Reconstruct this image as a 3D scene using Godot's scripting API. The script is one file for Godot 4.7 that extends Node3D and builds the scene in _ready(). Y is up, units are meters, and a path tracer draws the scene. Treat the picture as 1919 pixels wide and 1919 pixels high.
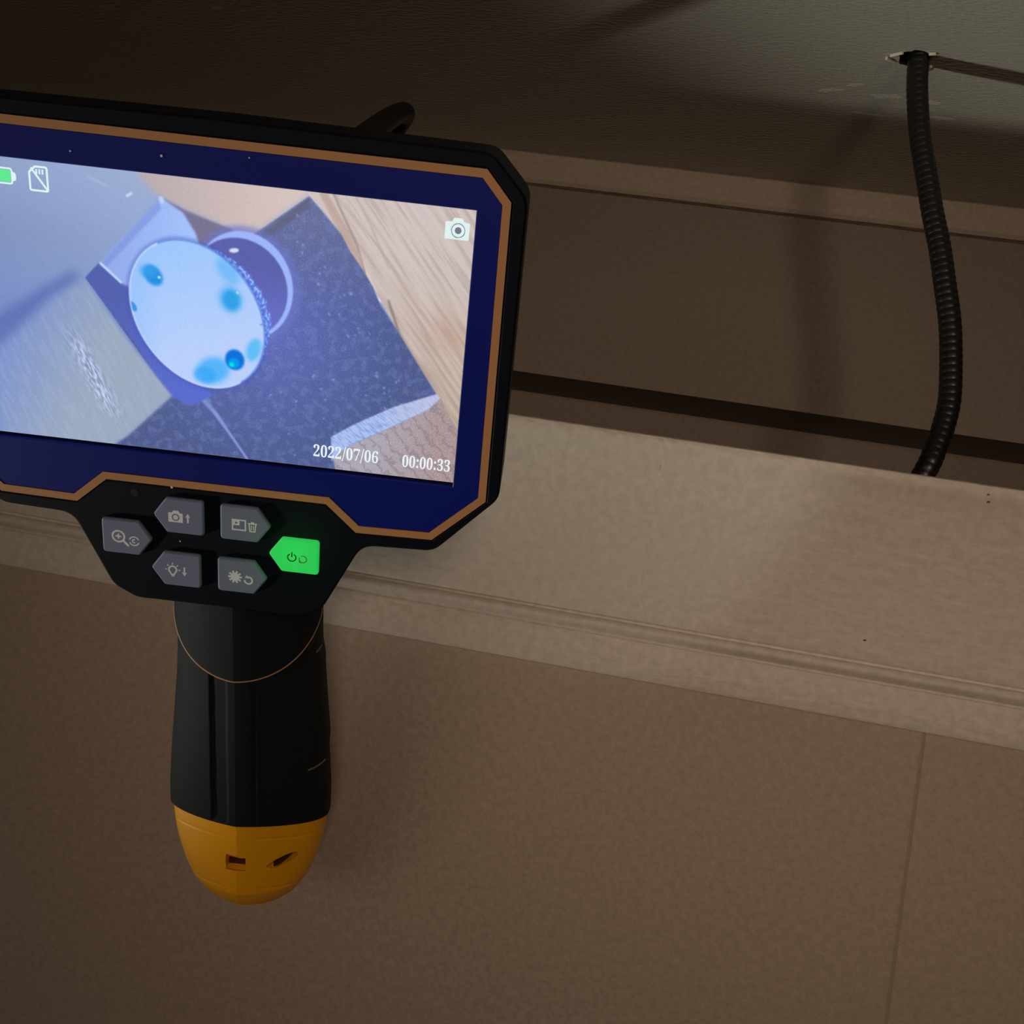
extends Node3D

# The camera's own axes and place; the wall's front faces lie along x, y is up, z is towards the viewer.
const CEIL_Y := 2.4
const DROP := 0.2265                        # camera below the ceiling
var CAM := Vector3(0.0, CEIL_Y - DROP, 0.0)
var used := {}

# ------------------------------------------------------------------ helpers
func numbered(n: String, under: Node) -> String:
	var key := str(under.get_instance_id()) + n
	var k: int = used.get(key, -1) + 1
	used[key] = k
	return n if k == 0 else "%s_%03d" % [n, k]

func tag(o: Node, label: String, category: String = "", group: String = "", kind: String = "") -> Node:
	o.set_meta("label", label)
	if category: o.set_meta("category", category)
	if group: o.set_meta("group", group)
	if kind: o.set_meta("kind", kind)
	return o

func st_new() -> SurfaceTool:
	var st := SurfaceTool.new()
	st.begin(Mesh.PRIMITIVE_TRIANGLES)
	return st

func put(st: SurfaceTool, p: Vector3, n: Vector3, uv: Vector2 = Vector2.ZERO) -> void:
	st.set_normal(n)
	st.set_uv(uv)
	st.add_vertex(p)

# a triangle that faces n (front faces run clockwise), with a normal per corner
func tri(st: SurfaceTool, a: Vector3, b: Vector3, c: Vector3, na: Vector3, nb: Vector3, nc: Vector3) -> void:
	if (b - a).cross(c - a).dot(na + nb + nc) > 0.0:
		put(st, a, na); put(st, c, nc); put(st, b, nb)
	else:
		put(st, a, na); put(st, b, nb); put(st, c, nc)

func quad(st: SurfaceTool, a: Vector3, b: Vector3, c: Vector3, d: Vector3, n: Vector3) -> void:
	tri(st, a, b, c, n, n, n)
	tri(st, a, c, d, n, n, n)

func box(st: SurfaceTool, lo: Vector3, hi: Vector3) -> void:
	var p := func(i: int) -> Vector3: return Vector3(hi.x if i & 1 else lo.x, hi.y if i & 2 else lo.y, hi.z if i & 4 else lo.z)
	quad(st, p.call(0), p.call(1), p.call(3), p.call(2), Vector3(0, 0, -1))
	quad(st, p.call(4), p.call(5), p.call(7), p.call(6), Vector3(0, 0, 1))
	quad(st, p.call(0), p.call(2), p.call(6), p.call(4), Vector3(-1, 0, 0))
	quad(st, p.call(1), p.call(3), p.call(7), p.call(5), Vector3(1, 0, 0))
	quad(st, p.call(0), p.call(1), p.call(5), p.call(4), Vector3(0, -1, 0))
	quad(st, p.call(2), p.call(3), p.call(7), p.call(6), Vector3(0, 1, 0))

# a smooth patch: f(u, v) for u, v in 0..1; inside is a point behind the surface
func patch(st: SurfaceTool, f: Callable, nu: int, nv: int, inside: Vector3, axis: Vector3 = Vector3.ZERO) -> void:
	var ps := PackedVector3Array()
	var ns := PackedVector3Array()
	var row := nu + 1
	for j in nv + 1:
		for i in nu + 1: ps.append(f.call(float(i) / nu, float(j) / nv))
	for j in nv + 1:
		for i in nu + 1:
			var at := j * row + i
			var n := (ps[at + (1 if i < nu else 0)] - ps[at - (1 if i > 0 else 0)]).cross(ps[at + (row if j < nv else 0)] - ps[at - (row if j > 0 else 0)])
			var out := ps[at] - inside
			if axis != Vector3.ZERO: out -= axis * out.dot(axis)
			if n.length() < 1e-14: n = out
			n = n.normalized()
			if n.dot(out) < 0.0: n = -n
			ns.append(n)
	for j in nv:
		for i in nu:
			var a := j * (nu + 1) + i
			var b := a + 1
			var c := a + nu + 2
			var d := a + nu + 1
			tri(st, ps[a], ps[b], ps[c], ns[a], ns[b], ns[c])
			tri(st, ps[a], ps[c], ps[d], ns[a], ns[c], ns[d])

func v2s(a: Array) -> PackedVector2Array:
	var out := PackedVector2Array()
	for i in range(0, a.size(), 2): out.append(Vector2(a[i], a[i + 1]))
	return out

func ccw(p: PackedVector2Array) -> PackedVector2Array:
	if Geometry2D.is_polygon_clockwise(p): p.reverse()
	return p

func round_poly(p: PackedVector2Array, r: float, seg: int = 5) -> PackedVector2Array:
	var out := PackedVector2Array()
	var n := p.size()
	for i in n:
		var a := p[(i + n - 1) % n]
		var b := p[i]
		var c := p[(i + 1) % n]
		var u := (a - b).normalized()
		var w := (c - b).normalized()
		var half := acos(clampf(u.dot(w), -1, 1)) / 2.0
		if half > 1.5:
			out.append(b)
			continue
		var t := minf(r / tan(half), minf((a - b).length(), (c - b).length()) * 0.48)
		var s := b + u * t
		var e := b + w * t
		for k in seg + 1:
			var q := float(k) / seg
			out.append(s.lerp(b, q).lerp(b.lerp(e, q), q))
	return out

# a plate with the outline p from z0 (back) to z1 (front), its front edge bevelled; sides on the line x = skip are left out
func plate(st: SurfaceTool, p: PackedVector2Array, z0: float, z1: float, bevel: float = 0.0, skip: float = INF) -> void:
	p = ccw(p)
	var n := p.size()
	var top := PackedVector2Array()
	for i in n:
		var a := p[(i + n - 1) % n]
		var b := p[i]
		var c := p[(i + 1) % n]
		var na := Vector2((b - a).y, -(b - a).x).normalized()
		var nb := Vector2((c - b).y, -(c - b).x).normalized()
		if absf(b.x - skip) < 1e-6 and bevel > 0.0:
			var e := nb if absf(a.x - skip) < 1e-6 else na
			top.append(Vector2(b.x, b.y - bevel / (e.y if absf(e.y) > 0.3 else 0.3)))
			continue
		var m := (na + nb).normalized()
		top.append(b - m * bevel / maxf(m.dot(na), 0.5) if bevel > 0.0 else b)
	var idx := Geometry2D.triangulate_polygon(top)
	if idx.is_empty(): print("could not fill a plate of ", n, " corners")
	for k in range(0, idx.size(), 3):
		var f := Vector3(0, 0, 1)
		tri(st, v3(top[idx[k]], z1), v3(top[idx[k + 1]], z1), v3(top[idx[k + 2]], z1), f, f, f)
	for i in n:
		var b := p[i]
		var c := p[(i + 1) % n]
		if absf(b.x - skip) < 1e-6 and absf(c.x - skip) < 1e-6: continue
		var o := Vector3((c - b).y, -(c - b).x, 0).normalized()
		quad(st, v3(b, z0), v3(c, z0), v3(c, z1 - bevel), v3(b, z1 - bevel), o)
		if bevel > 0.0:
			quad(st, v3(b, z1 - bevel), v3(c, z1 - bevel), v3(top[(i + 1) % n], z1), v3(top[i], z1), (o + Vector3(0, 0, 1)).normalized())

func v3(p: Vector2, z: float) -> Vector3:
	return Vector3(p.x, p.y, z)

# a plate with a hole, cut into two halves along x = 0 so that no half has a hole
func plate_hole(st: SurfaceTool, outer: PackedVector2Array, hole: PackedVector2Array, z0: float, z1: float, bevel: float = 0.0) -> void:
	for s in [-1.0, 1.0]:
		var half := PackedVector2Array([Vector2(0, -500), Vector2(s * 500, -500), Vector2(s * 500, 500), Vector2(0, 500)])
		for a in Geometry2D.intersect_polygons(outer, half):
			for b in Geometry2D.clip_polygons(a, hole):
				plate(st, b, z0, z1, bevel, 0.0)

# a flat band along a line, for printed marks; mitred corners
func band(st: SurfaceTool, p: PackedVector2Array, width: float, z: float, closed: bool = false, lift: float = 0.02) -> void:
	var n := p.size()
	var l := PackedVector2Array()
	var r := PackedVector2Array()
	for i in n:
		var d0 := (p[i] - p[(i + n - 1) % n]).normalized() if (i > 0 or closed) else Vector2.ZERO
		var d1 := (p[(i + 1) % n] - p[i]).normalized() if (i < n - 1 or closed) else Vector2.ZERO
		var d := (d0 + d1).normalized()
		var m := Vector2(-d.y, d.x)
		var k := 1.0
		if d0 != Vector2.ZERO and d1 != Vector2.ZERO: k = 1.0 / maxf(m.dot(Vector2(-d0.y, d0.x)), 0.4)
		l.append(p[i] + m * width * 0.5 * k)
		r.append(p[i] - m * width * 0.5 * k)
	for i in (n if closed else n - 1):
		var j := (i + 1) % n
		quad(st, v3(l[i], z + lift), v3(l[j], z + lift), v3(r[j], z + lift), v3(r[i], z + lift), Vector3(0, 0, 1))
		quad(st, v3(l[i], z + lift), v3(l[j], z + lift), v3(l[j], z), v3(l[i], z), v3((l[i] - r[i]).normalized(), 0))
		quad(st, v3(r[i], z + lift), v3(r[j], z + lift), v3(r[j], z), v3(r[i], z), v3((r[i] - l[i]).normalized(), 0))

func arc(c: Vector2, r: float, a0: float, a1: float, n: int = 20) -> PackedVector2Array:
	var out := PackedVector2Array()
	for i in n + 1:
		var a := deg_to_rad(lerpf(a0, a1, float(i) / n))
		out.append(c + Vector2(cos(a), sin(a)) * r)
	return out

func disc(c: Vector2, r: float, n: int = 24) -> PackedVector2Array:
	var out := arc(c, r, 0, 360, n)
	out.remove_at(n)
	return out

# a tube along points, with a radius along it
func tube(st: SurfaceTool, pts: PackedVector3Array, radius: Callable, sides: int = 16) -> void:
	var up := Vector3(0.3, 0.2, 1).normalized()
	var rings: Array = []
	var norms: Array = []
	for i in pts.size():
		var d := (pts[mini(i + 1, pts.size() - 1)] - pts[maxi(i - 1, 0)]).normalized()
		var s := d.cross(up).normalized()
		up = s.cross(d).normalized()
		var r: float = radius.call(i)
		var dr: float = radius.call(mini(i + 1, pts.size() - 1)) - radius.call(maxi(i - 1, 0))
		var dl := maxf((pts[mini(i + 1, pts.size() - 1)] - pts[maxi(i - 1, 0)]).length(), 1e-6)
		var ring := PackedVector3Array()
		var nn := PackedVector3Array()
		for k in sides:
			var a := TAU * k / sides
			var o := s * cos(a) + up * sin(a)
			ring.append(pts[i] + o * r)
			nn.append((o - d * dr / dl).normalized())
		rings.append(ring)
		norms.append(nn)
	for i in pts.size() - 1:
		for k in sides:
			var m := (k + 1) % sides
			tri(st, rings[i][k], rings[i][m], rings[i + 1][m], norms[i][k], norms[i][m], norms[i + 1][m])
			tri(st, rings[i][k], rings[i + 1][m], rings[i + 1][k], norms[i][k], norms[i + 1][m], norms[i + 1][k])

func spline(keys: PackedVector3Array, step: float) -> PackedVector3Array:
	var c := Curve3D.new()
	c.bake_interval = step
	for i in keys.size():
		var t := (keys[mini(i + 1, keys.size() - 1)] - keys[maxi(i - 1, 0)]) / 6.0
		c.add_point(keys[i], -t, t)
	return c.get_baked_points()

func obj(called: String, st: SurfaceTool, m: Material, under: Node = self) -> MeshInstance3D:
	var o := MeshInstance3D.new()
	o.name = numbered(called, under)
	st.set_material(m)
	o.mesh = st.commit()
	o.cast_shadow = GeometryInstance3D.SHADOW_CASTING_SETTING_ON
	under.add_child(o, true)
	return o

func mat(c: Color, rough: float, metal: float = 0.0) -> StandardMaterial3D:
	var m := StandardMaterial3D.new()
	m.albedo_color = c
	m.roughness = rough
	m.metallic = metal
	return m

func glowing(c: Color, e: float) -> StandardMaterial3D:
	var m := mat(Color(0.02, 0.02, 0.02), 0.4)
	m.emission_enabled = true
	m.emission = c
	m.emission_energy_multiplier = e
	return m

# a grey noise picture that repeats without a seam; stretched along x by "along"
func grain_image(size: int, freq: float, along: float, octaves: int, seed_: int, lo: float, hi: float) -> Image:
	var n := FastNoiseLite.new()
	n.seed = seed_
	n.noise_type = FastNoiseLite.TYPE_SIMPLEX_SMOOTH
	n.frequency = 1.0
	n.fractal_octaves = octaves
	n.fractal_gain = 0.6
	var data := PackedByteArray()
	data.resize(size * size * 3)
	var i := 0
	for y in size:
		var wy := absf(2.0 * y / size - 1.0)
		for x in size:
			var fx := x * freq / along
			var fy := y * freq
			var a := n.get_noise_2d(fx, fy)
			if wy > 0.8:
				a = lerpf(a, n.get_noise_2d(fx, (y - signf(2.0 * y / size - 1.0) * size) * freq), (wy - 0.8) * 2.5)
			var v := int(clampf(lerpf(lo, hi, a * 0.5 + 0.5), 0, 1) * 255.0)
			data[i] = v
			data[i + 1] = v
			data[i + 2] = v
			i += 3
	return Image.create_from_data(size, size, false, Image.FORMAT_RGB8, data)

func textured(c: Color, rough: float, tone: Image, relief: Image, scale: float, depth: float) -> StandardMaterial3D:
	var m := mat(c, rough)
	m.uv1_triplanar = true
	m.uv1_world_triplanar = true
	m.uv1_scale = Vector3.ONE * scale
	if tone: m.albedo_texture = ImageTexture.create_from_image(tone)
	if relief:
		var b: Image = relief.duplicate()
		b.bump_map_to_normal_map(depth)
		m.normal_enabled = true
		m.normal_texture = ImageTexture.create_from_image(b)
	return m

# ------------------------------------------------------------------ the scene
var warm_white: StandardMaterial3D

func _ready() -> void:
	# camera
	var cam := Camera3D.new()
	cam.name = "camera"
	cam.fov = 52.987
	cam.near = 0.01
	cam.far = 20.0
	cam.transform = Transform3D(Basis(Vector3(0.97794798, 0.1734438, -0.11634003), Vector3(-0.15934436, 0.97975367, 0.12121108), Vector3(0.13500788, -0.1, 0.98578541)).orthonormalized(), CAM)
	add_child(cam)
	cam.current = true
	# sky and exposure: a closed room at night
	var we := WorldEnvironment.new()
	we.name = "environment"
	var env := Environment.new()
	env.background_mode = Environment.BG_COLOR
	env.background_color = Color.BLACK
	env.tonemap_mode = Environment.TONE_MAPPER_LINEAR
	env.tonemap_exposure = 1.0
	env.sdfgi_enabled = true
	env.ssao_enabled = true
	env.ssil_enabled = true
	we.environment = env
	add_child(we)
	# an added panel as weak fill, the warm dish, and the torch that stands below; each also has its fitting, built further down
	var lamp_at := Vector3(-0.66, 2.10, 1.30)
	var lamp_to := Vector3(0.02, 2.14, -0.36)
	var area := AreaLight3D.new()
	area.name = "fill_glow"
	area.area_size = Vector2(0.90, 0.46)
	area.light_color = Color(1.0, 0.875, 0.77)
	area.light_energy = 0.10
	area.area_range = 8.0
	area.area_attenuation = 2.0
	area.shadow_enabled = true
	add_child(area)
	area.look_at_from_position(lamp_at, lamp_to, Vector3.UP)
	var dish_at := Vector3(0.36, 2.222, 1.20)
	var dish_to := Vector3(0.055, CAM.y + 0.065, -0.36)
	var dish := SpotLight3D.new()
	dish.name = "dish_glow"
	dish.light_color = Color(1.0, 0.865, 0.745)
	dish.light_energy = 0.65
	dish.light_size = 0.16
	dish.spot_angle = 11.4
	dish.spot_angle_attenuation = 1.0
	dish.spot_range = 6.0
	dish.spot_attenuation = 2.0
	dish.shadow_enabled = true
	add_child(dish)
	dish.look_at_from_position(dish_at, dish_to, Vector3.UP)
	var torch_at := Vector3(-0.90, CAM.y - 0.45, -0.135)
	var torch_to := Vector3(0.21, CEIL_Y, -0.30)
	var spot := SpotLight3D.new()
	spot.name = "torch_glow"
	spot.light_color = Color(1.0, 0.985, 0.91)
	spot.light_size = 0.026
	spot.spot_angle = 9.2
	spot.spot_angle_attenuation = 1.0
	spot.spot_range = 4.0
	spot.spot_attenuation = 2.0
	spot.shadow_enabled = true
	add_child(spot)
	spot.look_at_from_position(torch_at, torch_to, Vector3(0, 0, 1))
	spot.light_energy = 0.46

	make_room()
	make_moulding()
	make_device()
	make_cable()
	make_fill_panel(area.transform)
	make_torch(spot.transform)
	make_dish(dish.transform)

func make_room() -> void:
	var fine := grain_image(512, 0.09, 1.0, 4, 3, 0.86, 1.0)
	var streak := grain_image(512, 0.10, 3.5, 4, 8, 0.0, 1.0)
	var bump := grain_image(512, 0.16, 1.2, 3, 21, 0.0, 1.0)
	warm_white = textured(Color(0.88, 0.86, 0.83), 0.55, fine, streak, 5.0, 1.2)
	var ceiling_paint := textured(Color(0.80, 0.79, 0.76), 0.85, fine, streak, 14.0, 1.6)
	var recess_shade_taupe := textured(Color(0.52, 0.48, 0.44), 0.8, fine, bump, 6.0, 1.5)  # darker than the other walls: the recess's shade is put into this colour
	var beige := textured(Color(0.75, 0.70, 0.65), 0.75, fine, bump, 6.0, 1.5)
	var zf := -0.3735                                   # lower wall's front
	var zb := -0.4837                                   # wall at the back of the recess

	# ceiling with the drilled hole
	var comb := CSGCombiner3D.new()
	comb.name = "ceiling"
	var slab := CSGBox3D.new()
	slab.size = Vector3(3.6, 0.0125, 3.2)
	slab.position = Vector3(0, CEIL_Y + 0.00625, 0.90)
	slab.material = ceiling_paint
	comb.add_child(slab)
	var bore := CSGPolygon3D.new()
	var ring := PackedVector2Array()
	var rng := RandomNumberGenerator.new()
	rng.seed = 5
	for k in 22:
		var a := TAU * k / 22.0
		var r := 0.0052 * (1.0 + rng.randf_range(-0.10, 0.14))
		ring.append(Vector2(cos(a), sin(a)) * r)
	bore.polygon = ring
	bore.depth = 0.06
	bore.operation = CSGShape3D.OPERATION_SUBTRACTION
	bore.rotation_degrees.x = 90.0
	bore.position = Vector3(0.0668, CEIL_Y - 0.03, -0.3690)
	bore.material = mat(Color(0.25, 0.22, 0.19), 0.9)
	comb.add_child(bore)
	add_child(comb)
	tag(comb, "pale painted ceiling with a small drilled hole for the black cable", "ceiling", "", "structure")
	var loft := st_new()
	box(loft, Vector3(-0.3, CEIL_Y + 0.10, -0.7), Vector3(0.5, CEIL_Y + 0.12, 0.0))
	box(loft, Vector3(-0.3, CEIL_Y + 0.0125, -0.7), Vector3(-0.28, CEIL_Y + 0.10, 0.0))
	box(loft, Vector3(0.48, CEIL_Y + 0.0125, -0.7), Vector3(0.5, CEIL_Y + 0.10, 0.0))
	box(loft, Vector3(-0.28, CEIL_Y + 0.0125, -0.7), Vector3(0.48, CEIL_Y + 0.10, -0.68))
	box(loft, Vector3(-0.28, CEIL_Y + 0.0125, -0.02), Vector3(0.48, CEIL_Y + 0.10, 0.0))
	obj("void_lining", loft, mat(Color(0.16, 0.13, 0.1), 0.95), comb)
	# torn flakes of paint and plaster at the hole, and scuffs of paint on the ceiling
	var chip_m := mat(Color(0.84, 0.81, 0.77), 0.9)
	for c in [[0.0600, -0.3665, 0.0052, 0.0016, 35.0], [0.0592, -0.3705, 0.0045, 0.0012, -30.0], [0.0735, -0.3735, 0.0034, 0.0022, 80.0], [0.0722, -0.3640, 0.0026, 0.0012, 15.0]]:
		var st := st_new()
		plate(st, v2s([-0.5, -0.35, -0.1, -0.5, 0.5, -0.1, 0.42, 0.2, 0.0, 0.45, -0.42, 0.3]), 0.0, 0.001, 0.0)
		var o := obj("plaster_flake", st, chip_m, comb)
		o.transform = Transform3D(Basis(Vector3.RIGHT, PI / 2.0), Vector3(c[0], CEIL_Y, c[1]))
		o.rotate_object_local(Vector3(0, 0, 1), deg_to_rad(c[4]))
		o.rotate_object_local(Vector3(1, 0, 0), deg_to_rad(28.0))
		o.scale = Vector3(c[2], c[3], 1.0)
	var scuff_m := textured(Color(0.92, 0.90, 0.87), 0.9, fine, streak, 14.0, 1.6)
	for c in [[0.0415, -0.3960, 0.012, 0.0035, 14.0], [0.0500, -0.3905, 0.008, 0.0022, 20.0], [0.0640, -0.3960, 0.013, 0.005, 4.0], [0.0800, -0.3980, 0.012, 0.004, 8.0], [0.0870, -0.4085, 0.014, 0.003, 2.0], [0.0600, -0.4110, 0.016, 0.002, -4.0], [-0.2110, -0.3815, 0.006, 0.0035, 10.0]]:
		var st := st_new()
		var p := PackedVector2Array()
		for k in 26:
			var a := TAU * k / 26.0
			p.append(Vector2(cos(a), sin(a)) * 0.5 * rng.randf_range(0.45, 1.0))
		plate(st, p, 0.0, 0.00006, 0.0)
		var o := obj("paint_scuff", st, scuff_m, comb)
		o.transform = Transform3D(Basis(Vector3.RIGHT, PI / 2.0), Vector3(c[0], CEIL_Y, c[1]))
		o.rotate_object_local(Vector3(0, 0, 1), deg_to_rad(c[4]))
		o.scale = Vector3(c[2], c[3], 1.0)

	# wall at the back of the recess: an upper board, and a deep slot under it that runs back to a lower board
	var back := Node3D.new()
	back.name = "wall_back"
	back.position = Vector3(0, CAM.y, zb)
	add_child(back)
	tag(back, "wall in the recess between the ceiling and the moulding, its shade put into a brown colour", "wall", "", "structure")
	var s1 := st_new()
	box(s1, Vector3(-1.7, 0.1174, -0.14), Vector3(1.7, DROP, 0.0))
	obj("upper_board", s1, recess_shade_taupe, back)
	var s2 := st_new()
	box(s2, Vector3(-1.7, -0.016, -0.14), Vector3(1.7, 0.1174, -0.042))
	obj("lower_board", s2, recess_shade_taupe, back)

	# batten under the ceiling
	var tr := st_new()
	bar(tr, [Vector2(0.0, 0.2265), Vector2(0.0040, 0.2265), Vector2(0.0052, 0.2255), Vector2(0.0048, 0.2128), Vector2(0.0036, 0.2112), Vector2(0.0, 0.2110)], -1.7, 1.7)
	var t1 := obj("trim_1", tr, textured(Color(0.66, 0.62, 0.57), 0.7, fine, streak, 6.0, 1.5))
	t1.position = Vector3(0, CAM.y, zb)
	tag(t1, "thin pale batten in the corner between ceiling and recess wall", "batten", "", "structure")

	# lower wall: two boards with a narrow joint, and the shelf behind the moulding
	var low := Node3D.new()
	low.name = "wall_front"
	low.position = Vector3(0, 0, zf)
	add_child(low)
	tag(low, "wide beige board wall below the moulding with one narrow upright joint", "wall", "", "structure")
	var top := CAM.y + 0.004
	var joint := 0.1030
	var a := st_new()
	bevel_board(a, -1.7, joint, 0.0, top)
	obj("wall_board", a, beige, low)
	var b := st_new()
	bevel_board(b, joint, 1.7, 0.0, top)
	obj("wall_board", b, beige, low)
	var c2 := st_new()
	box(c2, Vector3(-1.7, CAM.y - 0.016, zb - zf - 0.125), Vector3(1.7, CAM.y - 0.004, -0.02))
	obj("recess_shelf", c2, beige, low)
	var c3 := st_new()
	box(c3, Vector3(-1.7, 0.0, zb - zf), Vector3(1.7, CAM.y - 0.016, -0.0205))
	obj("wall_core", c3, beige, low)

	# the rest of the room
	var warm_wall := mat(Color(0.72, 0.64, 0.55), 0.9)
	var walls := {"wall_left": [Vector3(-1.72, 0, -0.6), Vector3(-1.6, CEIL_Y, 2.4)], "wall_right": [Vector3(1.6, 0, -0.6), Vector3(1.72, CEIL_Y, 2.4)], "wall_rear": [Vector3(-1.72, 0, 2.3), Vector3(1.72, CEIL_Y, 2.4)]}
	for n in walls:
		var st := st_new()
		box(st, walls[n][0], walls[n][1])
		tag(obj(n, st, warm_wall), "plain beige room wall, %s" % {"wall_left": "at the left side of the room", "wall_right": "at the right side of the room", "wall_rear": "behind the camera"}[n], "wall", "", "structure")
	var fl := st_new()
	box(fl, Vector3(-1.72, -0.1, -0.6), Vector3(1.72, 0.0, 2.4))
	tag(obj("floor", fl, mat(Color(0.40, 0.31, 0.23), 0.7)), "plain brown floor of the room", "floor", "", "structure")

# a board whose front edges are eased
func bevel_board(st: SurfaceTool, x0: float, x1: float, y0: float, y1: float) -> void:
	var e := 0.0007
	bar_y(st, [Vector2(x0, -0.02), Vector2(x0, -e), Vector2(x0 + e, 0.0), Vector2(x1 - e, 0.0), Vector2(x1, -e), Vector2(x1, -0.02)], y0, y1)

func bar_y(st: SurfaceTool, p: Array, y0: float, y1: float) -> void:
	for i in p.size():
		var q: Vector2 = p[i]
		var r: Vector2 = p[(i + 1) % p.size()]
		var mid: Vector2 = (p[0] + p[p.size() - 1] + p[2] + p[3]) / 4.0
		var n := Vector2((r - q).y, -(r - q).x).normalized()
		if n.dot((q + r) / 2.0 - mid) < 0.0: n = -n
		quad(st, Vector3(q.x, y0, q.y), Vector3(r.x, y0, r.y), Vector3(r.x, y1, r.y), Vector3(q.x, y1, q.y), Vector3(n.x, 0, n.y))

# a profile of (z, y) points run along x, each span flat, outward to the left of the run when y falls
func bar(st: SurfaceTool, p: Array, x0: float, x1: float, smooth: bool = false) -> void:
	var n := p.size()
	var nrm: Array = []
	for i in n:
		var d: Vector2 = p[(i + 1) % n] - p[i]
		nrm.append(Vector2(-d.y, d.x).normalized())
	for i in n:
		var q: Vector2 = p[i]
		var r: Vector2 = p[(i + 1) % n]
		var m: Vector2 = nrm[i]
		var na := m
		var nb := m
		if smooth:
			var before: Vector2 = nrm[(i + n - 1) % n]
			var after: Vector2 = nrm[(i + 1) % n]
			if before.dot(m) > 0.85: na = (before + m).normalized()
			if after.dot(m) > 0.85: nb = (after + m).normalized()
		var a3 := Vector3(0, na.y, na.x)
		var b3 := Vector3(0, nb.y, nb.x)
		var q0 := Vector3(x0, q.y, q.x)
		var q1 := Vector3(x1, q.y, q.x)
		var r0 := Vector3(x0, r.y, r.x)
		var r1 := Vector3(x1, r.y, r.x)
		tri(st, q0, q1, r1, a3, a3, b3)
		tri(st, q0, r1, r0, a3, b3, b3)

func make_moulding() -> void:
	# profile: (z from the lower wall's face, y from the camera's height), in metres, top to bottom along the front
	var p: Array = [Vector2(0.0, 0.0690), Vector2(0.0268, 0.0690), Vector2(0.0278, 0.0684), Vector2(0.0280, 0.0672), Vector2(0.0278, 0.0655), Vector2(0.0268, 0.0640)]
	for k in 25:
		var t := (k + 1) / 25.0
		p.append(Vector2(0.0268 - 0.0188 * pow(t, 0.85) - 0.0012 * sin(PI * t), lerpf(0.0640, 0.0066, t)))
	p.append_array([Vector2(0.0077, 0.0062), Vector2(0.0071, 0.0058), Vector2(0.0071, 0.0050)])
	for k in 7:
		var a := PI * 0.5 - PI * 0.75 * k / 6.0
		p.append(Vector2(0.0071 + 0.0020 * cos(a), 0.0030 + 0.0020 * sin(a)))
	p.append_array([Vector2(0.0070, 0.0006), Vector2(0.0064, 0.0001), Vector2(0.0062, -0.0006), Vector2(0.0068, -0.0010), Vector2(0.0070, -0.0020), Vector2(0.0068, -0.0130), Vector2(0.0062, -0.0141), Vector2(0.0, -0.0141)])
	var st := st_new()
	bar(st, p, -1.6, 1.6, true)
	var o := obj("trim_2", st, warm_white)
	o.position = Vector3(0, CAM.y, -0.3735)
	var dark := mat(Color(0.42, 0.35, 0.28), 0.9)
	for c in [[0.1052, 0.0656, 0.0281, 0.0004], [0.1059, 0.0634, 0.0270, 0.0005], [0.0772, 0.0130, 0.0104, 0.0004]]:
		var d := st_new()
		plate(d, round_poly(v2s([-1.0, -0.3, -0.2, -0.7, 1.0, -0.2, 0.7, 0.5, -0.6, 0.6]), 0.2, 2), -0.4, 0.12)
		var sp := obj("stain_speck", d, dark, o)
		sp.position = Vector3(c[0], c[1], c[2])
		sp.rotation.x = 0.3
		sp.scale = Vector3(c[3], c[3], 0.0008)
	tag(o, "broad off-white cornice moulding running across behind the hand-held screen", "moulding", "", "structure")

# ------------------------------------------------------------------ the inspection camera, in millimetres round the middle of its screen
const HB := Vector3(0, 197.8, 30)          # from the root at the handle's end to the middle of the screen

func part(called: String, st: SurfaceTool, m: Material, root: Node3D) -> MeshInstance3D:
	var o := obj(called, st, m, root)
	o.position = HB * 0.001
	o.scale = Vector3.ONE * 0.001
	return o

func half_width(y: float) -> float:
	var k := [[-60.0, 18.8], [-92.0, 19.2], [-108.0, 19.9], [-120.0, 21.0], [-135.0, 22.4], [-150.0, 23.5], [-160.0, 23.5], [-167.0, 22.8], [-174.0, 21.3], [-180.0, 19.2], [-185.0, 17.0], [-189.3, 13.6], [-192.2, 9.2], [-193.8, 4.6], [-194.5, 0.02]]
	for i in k.size() - 1:
		if y >= k[i + 1][0]:
			var t: float = (y - k[i][0]) / (k[i + 1][0] - k[i][0])
			return lerpf(k[i][1], k[i + 1][1], clampf(t, 0.0, 1.0))
	return 0.02

var widths := PackedFloat32Array()

func fill_widths() -> void:
	for i in 577:
		var y := -55.0 - i * 0.25
		var w := 0.0
		for d in [-3.0, -1.5, 0.0, 1.5, 3.0]: w += half_width(y + d if y > -190.0 else y) / 5.0
		widths.append(w)

# the handle's skin: angle 0 faces the viewer, 90 is its right side
func skin(deg: float, y: float, out: float = 0.0) -> Vector3:
	var at := clampf((-y - 55.0) * 4.0, 0.0, 574.0)
	var w := lerpf(widths[int(at)], widths[int(at) + 1], at - int(at))
	var a := deg_to_rad(deg)
	var s := sin(a)
	var c := cos(a)
	var x := w * signf(s) * pow(absf(s), 0.92)
	var depth := (16.0 if c > 0.0 else 15.0) * minf(1.0, w / 19.0)
	var z := depth * signf(c) * pow(absf(c), 0.85)
	if c > 0.0: z -= absf(x) * 0.13 * c
	var flat := Vector2(x / maxf(w, 0.1), z / 16.0).normalized()
	return Vector3(x + flat.x * out, y, -30.0 + z + flat.y * out)

func seam_y(deg: float) -> float:           # where the grip meets the yellow end cap
	return -157.0 + 4.5 * cos(deg_to_rad(deg))

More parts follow.
